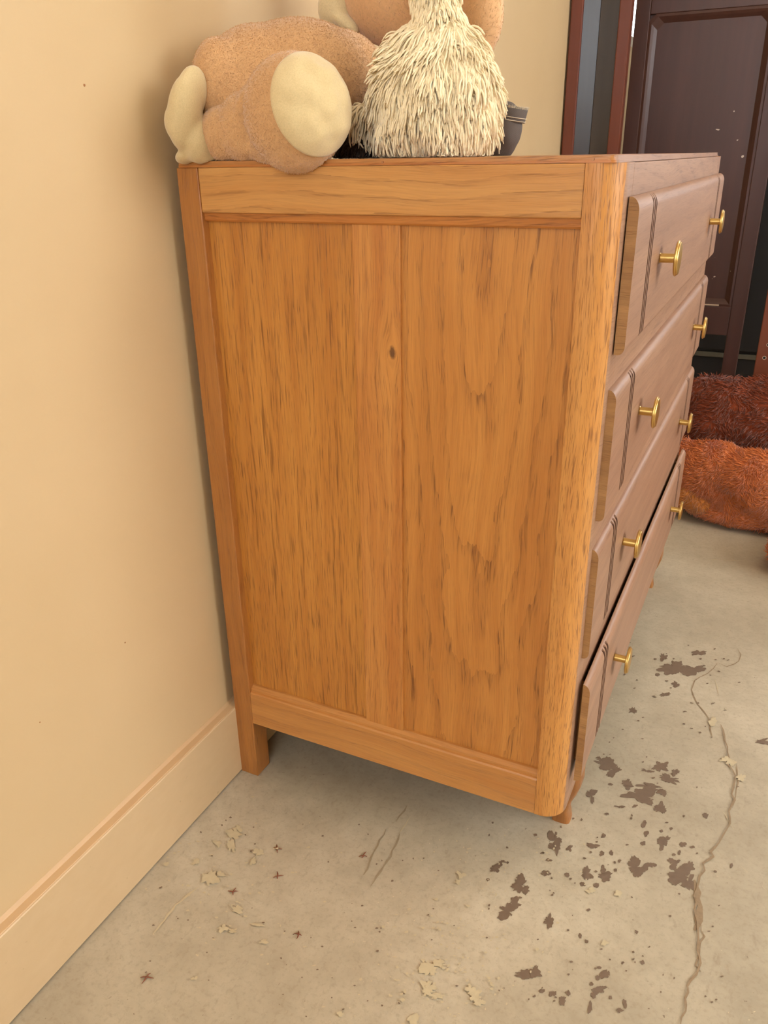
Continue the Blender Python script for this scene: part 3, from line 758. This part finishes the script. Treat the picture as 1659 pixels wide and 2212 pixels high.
# round cream sole: a padded cap over the end of the leg
c0 = np.array(P(640, 243, -0.002)); vd = CP-c0; vd /= np.linalg.norm(vd)
ax_ = vd*math.cos(math.radians(31))+R_*math.sin(math.radians(31))+U_*0.24; ax_ /= np.linalg.norm(ax_)
e1 = np.cross(ax_, [0, 0, 1]); e1 /= np.linalg.norm(e1); e2 = np.cross(e1, ax_)
V = [c0+ax_*0.0522]; Fc = []; NR, NS = 26, 72
for i in range(1, NR+1):
    th = math.radians(60)*i/NR
    for k in range(NS):
        ph = 2*math.pi*k/NS
        r = 0.0500+0.0022*(1-(i/NR)**6)+0.0030*mnoise.noise(Vector((math.cos(ph)*i*0.13, math.sin(ph)*i*0.13, 2)))*min(1, i/5)*min(1, 2.2*(1-i/NR))
        if i == NR: r -= 0.004
        V.append(c0+r*(ax_*math.cos(th)+(e1*math.cos(ph)+e2*math.sin(ph)*1.02)*math.sin(th)))
for k in range(NS): Fc.append((0, 1+k, 1+(k+1) % NS))
for i in range(NR-1):
    for k in range(NS):
        a = 1+i*NS+k; b = 1+i*NS+(k+1) % NS; Fc.append((a, a+NS, b+NS, b))
me = pydata(V, Fc); bm = bmesh.new(); bm.from_mesh(me); bmesh.ops.recalc_face_normals(bm, faces=bm.faces); bm.to_mesh(me); bm.free()
SOLE = link('foot_sole', me, M['sole'], plush, True); tag(SOLE, 'round cream velour foot sole')
tailm = blob([
    (P(398, 244, -0.016), (0.0150, 0.018, 0.034), (0, 14, 0)),
    (P(415, 200, -0.006), (0.0120, 0.018, 0.024), (0, 14, 0)),
    (P(385, 265, -0.020), (0.0130, 0.014, 0.018)),
    (P(425, 290, -0.004), (0.0140, 0.018, 0.024), (0, -18, 0)),
    (P(430, 322, -0.001), (0.0120, 0.016, 0.014)),
    (P(405, 336, -0.003), (0.0120, 0.015, 0.007), (0, -28, 0)),
    (P(440, 338, 0.004), (0.0140, 0.016, 0.007)),
], 0.0025, 4)
co = verts_np(tailm); m_ = co[:, 1] > 0.0; co[m_, 2] = np.maximum(co[m_, 2], TOP+0.0006); set_verts(tailm, co); wallclip(tailm)
crease(tailm, [P(412, 190, -0.03), P(416, 250, -0.03), P(405, 300, -0.03)], 0.003, 0.004)
link('tail', tailm, M['sole'], plush, True)['label'] = 'cream velour tail pressed against the wall'
pile('pile', body, 60000, 0.0024, 0.00042, M['tan_fur'], BODY, flow=(0.4, -0.2, -1), seed=1, lay=0.6, clump=700, rnd=0.6, S=2)
pile('pile', legm, 34000, 0.0022, 0.00042, M['tan_fur'], LEG, flow=(-0.3, 0, -1), seed=2, lay=0.6, clump=700, rnd=0.6, S=2)

# 2 second tan toy sitting behind in charcoal denim trousers
sit = empty('plush_monkey', (0.20, 0.2, TOP)); tag(sit, 'tan plush toy in charcoal denim trousers sitting behind the shaggy cream toy', 'plush toy')
head = blob([
    (P(850, -30, 0.24), (0.062, 0.045, 0.060)),
    (P(930, -40, 0.25), (0.070, 0.05, 0.060)),
    (P(985, 30, 0.25), (0.036, 0.03, 0.045)),
    (P(930, 160, 0.25), (0.055, 0.045, 0.070)),
], 0.004, 8)
HEAD = link('head', head, M['tan_base'], sit, True)
earm = blob([
    (P(1044, 30, 0.19), (0.021, 0.017, 0.038)),
    (P(1038, 80, 0.19), (0.016, 0.015, 0.026)),
    (P(1030, -50, 0.20), (0.028, 0.02, 0.04)),
], 0.003, 5)
EAR = link('ear', earm, M['tan_base'], sit, True)
coll = blob([(P(722, 20, 0.22), (0.020, 0.014, 0.020), (0, 30, 0)), (P(745, 48, 0.215), (0.020, 0.012, 0.008), (0, 35, 0)), (P(705, 10, 0.225), (0.010, 0.01, 0.010))], 0.0025, 3)
link('neckerchief', coll, M['cream_core'], sit, True)['label'] = 'crumpled cream cloth at the neck'
pile('pile', head, 26000, 0.0038, 0.00040, M['tan_light'], HEAD, flow=(0.2, 0, -1), seed=3, lay=1.1, clump=160)
pile('pile', earm, 9000, 0.0034, 0.0004, M['tan_light'], EAR, flow=(-0.2, 0, -1), seed=4, lay=1.1, clump=160)
den = blob([
    (P(930, 290, 0.25), (0.085, 0.050, 0.034)),
    (P(810, 300, 0.235), (0.045, 0.030, 0.028)),
    (P(1040, 315, 0.17), (0.030, 0.034, 0.020)),
    (P(1070, 300, 0.155), (0.023, 0.022, 0.023)),
    (P(1093, 275, 0.15), (0.0165, 0.018, 0.024)),
], 0.003, 5)
flatten(den); link('trousers', den, M['denim'], sit, True)
# turned-up cuff: open ring with a frayed edge and two stitch lines
ca, cb = P(1101, 262, 0.15), P(1107, 231, 0.15); dirc = (cb-ca).normalized()
s1 = dirc.cross(Vector((0, 1, 0))).normalized(); s2 = dirc.cross(s1).normalized()
bm = bmesh.new(); rows = []
for j, (t_, r) in enumerate(((0, 0.0150), (0.5, 0.0155), (1.0, 0.0158), (1.03, 0.0150), (0.7, 0.0142))):
    ring = []
    for k in range(40):
        a = 2*math.pi*k/40; fr_ = 0.0007*math.sin(k*7.7) if j in (2, 3) else 0
        ring.append(bm.verts.new(ca+(cb-ca)*t_+dirc*fr_+(s1*math.cos(a)+s2*math.sin(a))*r))
    rows.append(ring)
for a, b in zip(rows, rows[1:]):
    for k in range(40): bm.faces.new((a[k], a[(k+1) % 40], b[(k+1) % 40], b[k]))
bm.faces.new(rows[-1])
CUFF = link('cuff', from_bm(bm), M['denim'], sit, True)
def loop_thread(t_, r, rad):
    pts = np.array([[list(ca+(cb-ca)*t_+(s1*math.cos(a)+s2*math.sin(a))*r) for a in np.linspace(0, 6.28, 60)]])
    return link('stitching', tubes(pts, np.full((1, 60), rad), 4), M['thread'], CUFF)
loop_thread(0.10, 0.0158, 0.0004); loop_thread(0.32, 0.0161, 0.0004)
n = 160; pts = []
for k in range(n):
    a = 2*math.pi*k/n+rs.uniform(-.02, .02); b0 = cb+(s1*math.cos(a)+s2*math.sin(a))*0.0156
    d = (dirc+(s1*math.cos(a)+s2*math.sin(a))*rs.uniform(-0.3, 0.8)+Vector((rs.uniform(-.5, .5),)*3)).normalized()*rs.uniform(0.0008, 0.0026)
    pts.append([list(b0-dirc*0.0008), list(b0+d*0.5), list(b0+d)])
tag(link('frayed_edge', tubes(np.array(pts), np.tile([[0.0003, 0.00025, 0.0001]], (n, 1)), 3), M['thread'], CUFF), kind='stuff')

# shaggy strand builder
def shag(name, src, n, length, rad, mat, parent, zfloor=TOP+0.001, seed=0, curl=0.26, seg=7, lift=0.55, zmin=None, zfun=None):
    Pt, N = sample_surface(src, n, zmin)
    L = length*(0.65+0.6*rng.random((n, 1)))
    if zfun is not None: L = L*zfun(Pt)[:, None]
    cl_ = lownoise(Pt, 120, seed)*0.28+lownoise(Pt, 500, seed+5)*0.10
    ph = rng.random((n, 3))*6.28
    pos = Pt.copy(); out = [pos-N*0.001]; d = N*lift+np.array([[0, 0, -0.5]])+cl_
    nseg = seg-1
    for k in range(nseg):
        g = np.array([[0, 0, -1.0]]); tang = g-N*(g*N).sum(1, keepdims=True)
        d = d*0.62+(tang*0.85+g*0.12+cl_*0.6+N*0.10)*0.42+np.sin(ph+k*1.1)*curl*0.55
        dn = d/np.linalg.norm(d, axis=1, keepdims=True)
        pos = pos+dn*L/nseg; pos[:, 2] = np.maximum(pos[:, 2], zfloor+rng.random(n)*0.001)
        out.append(pos)
    pts = np.stack(out, axis=1); R = rad*(0.75+0.5*rng.random((n, 1)))*np.array([[0.9]+[1.0]*(seg-3)+[0.9, 0.45]])
    o = link(name, tubes(pts, R, 5), mat, parent); tag(o, kind='stuff'); return o
# 3 shaggy cream toy seen from behind
sh = empty('shaggy_toy', (0.254, 0.075, TOP)); tag(sh, 'shaggy cream yarn toy with a slim neck sitting on the dresser, seen from behind', 'plush toy')
fr2 = blob([(P(790, 243, 0.078), (0.013, 0.008, 0.009)), (P(812, 262, 0.085), (0.012, 0.010, 0.012))], 0.002, 3)
FR = link('fringe_band', fr2, M['cream_core'], sh, True)
shag('fringe', fr2, 200, 0.024, 0.0010, M['cream_fluff'], FR, seed=9)

ft = blob([(P(772, 322, 0.098), (0.028, 0.017, 0.0135)), (P(820, 318, 0.12), (0.030, 0.02, 0.018))], 0.003, 4); flatten(ft)
M['dark_pile'] = cloth('dark_brown_pile', srgb(70, 50, 34), srgb(52, 36, 24), bump=0.2)
FT = link('foot', ft, M['dark_pile'], sh, True); FT['label'] = 'dark brown shaggy foot'
shag('dark_strands', ft, 700, 0.014, 0.0008, M['dark_pile'], FT, seed=12)

core = blob([
    (P(940, 215, 0.078), (0.0560, 0.050, 0.0560)),
    (P(938, 250, 0.075), (0.0550, 0.048, 0.0420)),
    (P(942, 150, 0.080), (0.0420, 0.038, 0.045)),
    (P(945, 85, 0.082), (0.0245, 0.024, 0.040)),
    (P(940, 0, 0.084), (0.0205, 0.020, 0.055)),
    (P(938, -120, 0.086), (0.0230, 0.022, 0.040)),
    (P(935, -185, 0.080), (0.030, 0.036, 0.028)),
], 0.003, 5)
flatten(core); CORE = link('body', core, M['cream_core'], sh, True)
shag('yarn_strands', core, 9000, 0.0235, 0.00088, M['cream_fluff'], CORE, seed=21, zmin=TOP+0.006, zfun=lambda p: np.where(p[:, 2] > 0.90, 0.62, 1.0))

# ------------------------------------------------------------------ bed parts and cabinet standing behind
def rail_xz(name, x0, x1, z0, z1, y0, y1, mat, par, bev=0.002): return board(name, x0, x1, y0, y1, z0, z1, mat, par, bev)
hb = empty('bed_headboard', (0.29, 1.915, 0)); tag(hb, 'dark mahogany bed headboard with a recessed moulded panel standing beyond the dresser', 'headboard')
YH = 1.9
rail_xz('side_post', 0.094, 0.1335, 0.0, 1.50, YH, YH+0.03, M['mahogany'], hb)
rail_xz('side_post', 0.4525, 0.493, 0.0, 1.50, YH, YH+0.03, M['mahogany'], hb)
rail_xz('top_rail', 0.1335, 0.4525, 1.136, 1.50, YH+0.0005, YH+0.029, M['mahogany'], hb)
rail_xz('bottom_rail', 0.1335, 0.4525, 0.288, 0.372, YH+0.0005, YH+0.029, M['mahogany'], hb)
rail_xz('panel', 0.134, 0.452, 0.373, 1.1355, YH+0.010, YH+0.018, M['mahogany'], hb, 0)
def frame_ring(name, x0, x1, z0, z1, wd_, ch, ya, yb, mat, par):
    """moulding frame: bevelled ring with clipped upper corners"""
    def loop(i, y): 
        a, b, c, d = x0+i, x1-i, z0+i, z1-i; k = ch
        return [(a, y, c), (b, y, c), (b, y, d-k), (b-k, y, d), (a+k, y, d), (a, y, d-k)]
    bm = bmesh.new(); L = [[bm.verts.new(p) for p in loop(i, y)] for i, y in ((0, ya), (wd_*0.3, ya-0.0015), (wd_*0.6, ya+0.002), (wd_, yb))]
    for a, b in zip(L, L[1:]):
        for k in range(6): bm.faces.new((a[k], a[(k+1) % 6], b[(k+1) % 6], b[k]))
    return link(name, from_bm(bm), mat, par)
frame_ring('panel_moulding', 0.1335, 0.4525, 0.372, 1.136, 0.022, 0.016, YH+0.002, YH+0.0102, M['mahogany'], hb)
board('bare_chip', 0.365, 0.418, YH-0.0006, YH+0.001, 0.3735, 0.3775, M['chipwood'], hb, 0.0003)
for (u, v) in ((1459-50+6, 247),): pass

fb = empty('bed_footboard', (0.07, 1.61, 0)); tag(fb, 'narrow bed end with two red-brown posts and a glossy black-brown panel beside the wall', 'footboard')
rail_xz('side_post', -0.0085, 0.0225, 0.0, 1.45, 1.596, 1.626, M['mahog_red'], fb, 0.003)
rail_xz('side_post', 0.1105, 0.141, 0.0, 1.45, 1.596, 1.626, M['mahog_red'], fb, 0.003)
prism('panel', [(0.0225, 1.603), (0.062, 1.6105), (0.064, 1.6075), (0.1105, 1.6075), (0.1105, 1.624), (0.0225, 1.624)], 0.12, 1.40, 'z', M['varnish'], fb, math.radians(30))
rail_xz('cross_rail', 0.0225, 0.1105, 0.30, 0.38, 1.6055, 1.624, M['mahog_red'], fb)

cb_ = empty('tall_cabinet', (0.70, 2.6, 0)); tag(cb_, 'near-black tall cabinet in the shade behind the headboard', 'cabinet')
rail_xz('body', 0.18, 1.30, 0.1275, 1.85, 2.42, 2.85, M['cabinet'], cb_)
rail_xz('shade_base', 0.20, 1.28, 0.0, 0.1088, 2.43, 2.84, M['cabinet'], cb_)  # dark base set forward to stand in for the shaded floor
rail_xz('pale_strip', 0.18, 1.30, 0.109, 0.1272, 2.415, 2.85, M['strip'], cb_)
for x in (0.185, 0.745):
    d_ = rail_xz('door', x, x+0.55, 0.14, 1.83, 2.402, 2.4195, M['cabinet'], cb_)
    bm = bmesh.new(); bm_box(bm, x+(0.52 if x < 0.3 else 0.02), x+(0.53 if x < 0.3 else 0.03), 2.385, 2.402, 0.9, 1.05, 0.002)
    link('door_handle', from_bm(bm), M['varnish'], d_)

pk = empty('bed_side_board', (0.62, 1.61, 0)); tag(pk, 'orange-brown bed side board with screw holes standing upright at the right edge', 'board')
PB = rail_xz('board', 0.5465, 0.70, 0.0, 0.98, 1.60, 1.622, M['plank'], pk)
for (u, v) in ((1651, 773), (1643, 822), (1668, 700), (1660, 745)):
    p = at(1, 1.5995, u, v); o = link('screw_hole', lathe([(-0.0004, 0.0052), (0.0, 0.0050), (0.0006, 0.0034)], 'y', 16), M['chipwood'], PB); o.location = Vector(p)
    o2 = link('hole_core', lathe([(-0.0009, 0.0034), (0.0006, 0.0034)], 'y', 14), M['hole'], PB); o2.location = Vector(p)

# ------------------------------------------------------------------ big rust plush bear slumped on the floor
bear = empty('plush_bear', (0.8, 1.3, 0)); tag(bear, 'big rust-orange fluffy plush bear slumped on the floor beyond the dresser', 'plush toy')
bb_ = blob([
    ((0.62, 1.42, 0.14), (0.20, 0.12, 0.145)),
    ((0.80, 1.40, 0.17), (0.20, 0.13, 0.17)),
    ((0.50, 1.40, 0.14), (0.10, 0.09, 0.14)),
    ((0.455, 1.41, 0.165), (0.085, 0.07, 0.115)),
    ((1.02, 1.40, 0.17), (0.14, 0.13, 0.15)),
], 0.011, 5)
def ground(me, z=0.001):
    co = verts_np(me); co[:, 2] = np.maximum(co[:, 2], z); set_verts(me, co)
ground(bb_)
crease(bb_, [Vector((0.42, 1.30, 0.20)), Vector((0.52, 1.30, 0.225)), Vector((0.66, 1.30, 0.25))], 0.03, 0.025)
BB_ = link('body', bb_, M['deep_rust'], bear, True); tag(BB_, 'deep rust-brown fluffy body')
lg = blob([
    ((0.50, 1.19, 0.095), (0.105, 0.065, 0.085)),
    ((0.60, 1.17, 0.090), (0.11, 0.07, 0.088)),
    ((0.70, 1.20, 0.085), (0.10, 0.08, 0.085)),
    ((0.425, 1.20, 0.10), (0.07, 0.05, 0.075)),
    ((0.60, 1.18, 0.04), (0.16, 0.075, 0.04)),
], 0.008, 5)
ground(lg)
crease(lg, [Vector((0.53, 1.11, 0.09)), Vector((0.57, 1.10, 0.06)), Vector((0.62, 1.09, 0.03))], 0.02, 0.018)
crease(lg, [Vector((0.46, 1.13, 0.055)), Vector((0.56, 1.10, 0.045))], 0.014, 0.015)
LG = link('leg', lg, M['rust'], bear, True)
pad = blob([((0.455, 1.145, 0.060), (0.034, 0.022, 0.030)), ((0.485, 1.138, 0.045), (0.03, 0.02, 0.022))], 0.005, 4); ground(pad)
PAD = link('muzzle', pad, M['golden'], bear, True); tag(PAD, 'golden-brown patch')
pw_ = blob([((0.72, 0.97, 0.045), (0.078, 0.062, 0.05)), ((0.80, 1.02, 0.055), (0.08, 0.07, 0.055)), ((0.80, 1.15, 0.06), (0.06, 0.10, 0.06))], 0.008, 4); ground(pw_)
PW_ = link('paw', pw_, M['rust'], bear, True)
hd = blob([((1.0, 1.15, 0.12), (0.13, 0.13, 0.12)), ((0.95, 1.03, 0.09), (0.06, 0.06, 0.05)), ((1.10, 1.22, 0.20), (0.04, 0.03, 0.04)), ((0.90, 1.22, 0.20), (0.04, 0.03, 0.04))], 0.009, 4); ground(hd)
HD = link('head', hd, M['rust'], bear, True)
def furry(name, me, n, L, r, mat, par, seed, flow=(-0.5, -0.2, -0.7), z0=0.004):
    o = pile(name, me, n, L, r, mat, par, flow=flow, lay=0.75, clump=55, seed=seed, rnd=0.45)
    co = verts_np(o.data); co[:, 2] = np.maximum(co[:, 2], 0.0008); set_verts(o.data, co); return o
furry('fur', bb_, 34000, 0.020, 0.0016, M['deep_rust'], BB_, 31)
furry('fur', lg, 30000, 0.016, 0.0011, M['rust_fur'], LG, 32)
furry('fur', pad, 1800, 0.010, 0.0012, M['golden'], PAD, 33)
furry('fur', pw_, 10000, 0.018, 0.0014, M['rust_fur'], PW_, 34)
furry('fur', hd, 9000, 0.018, 0.0018, M['rust_fur'], HD, 35)
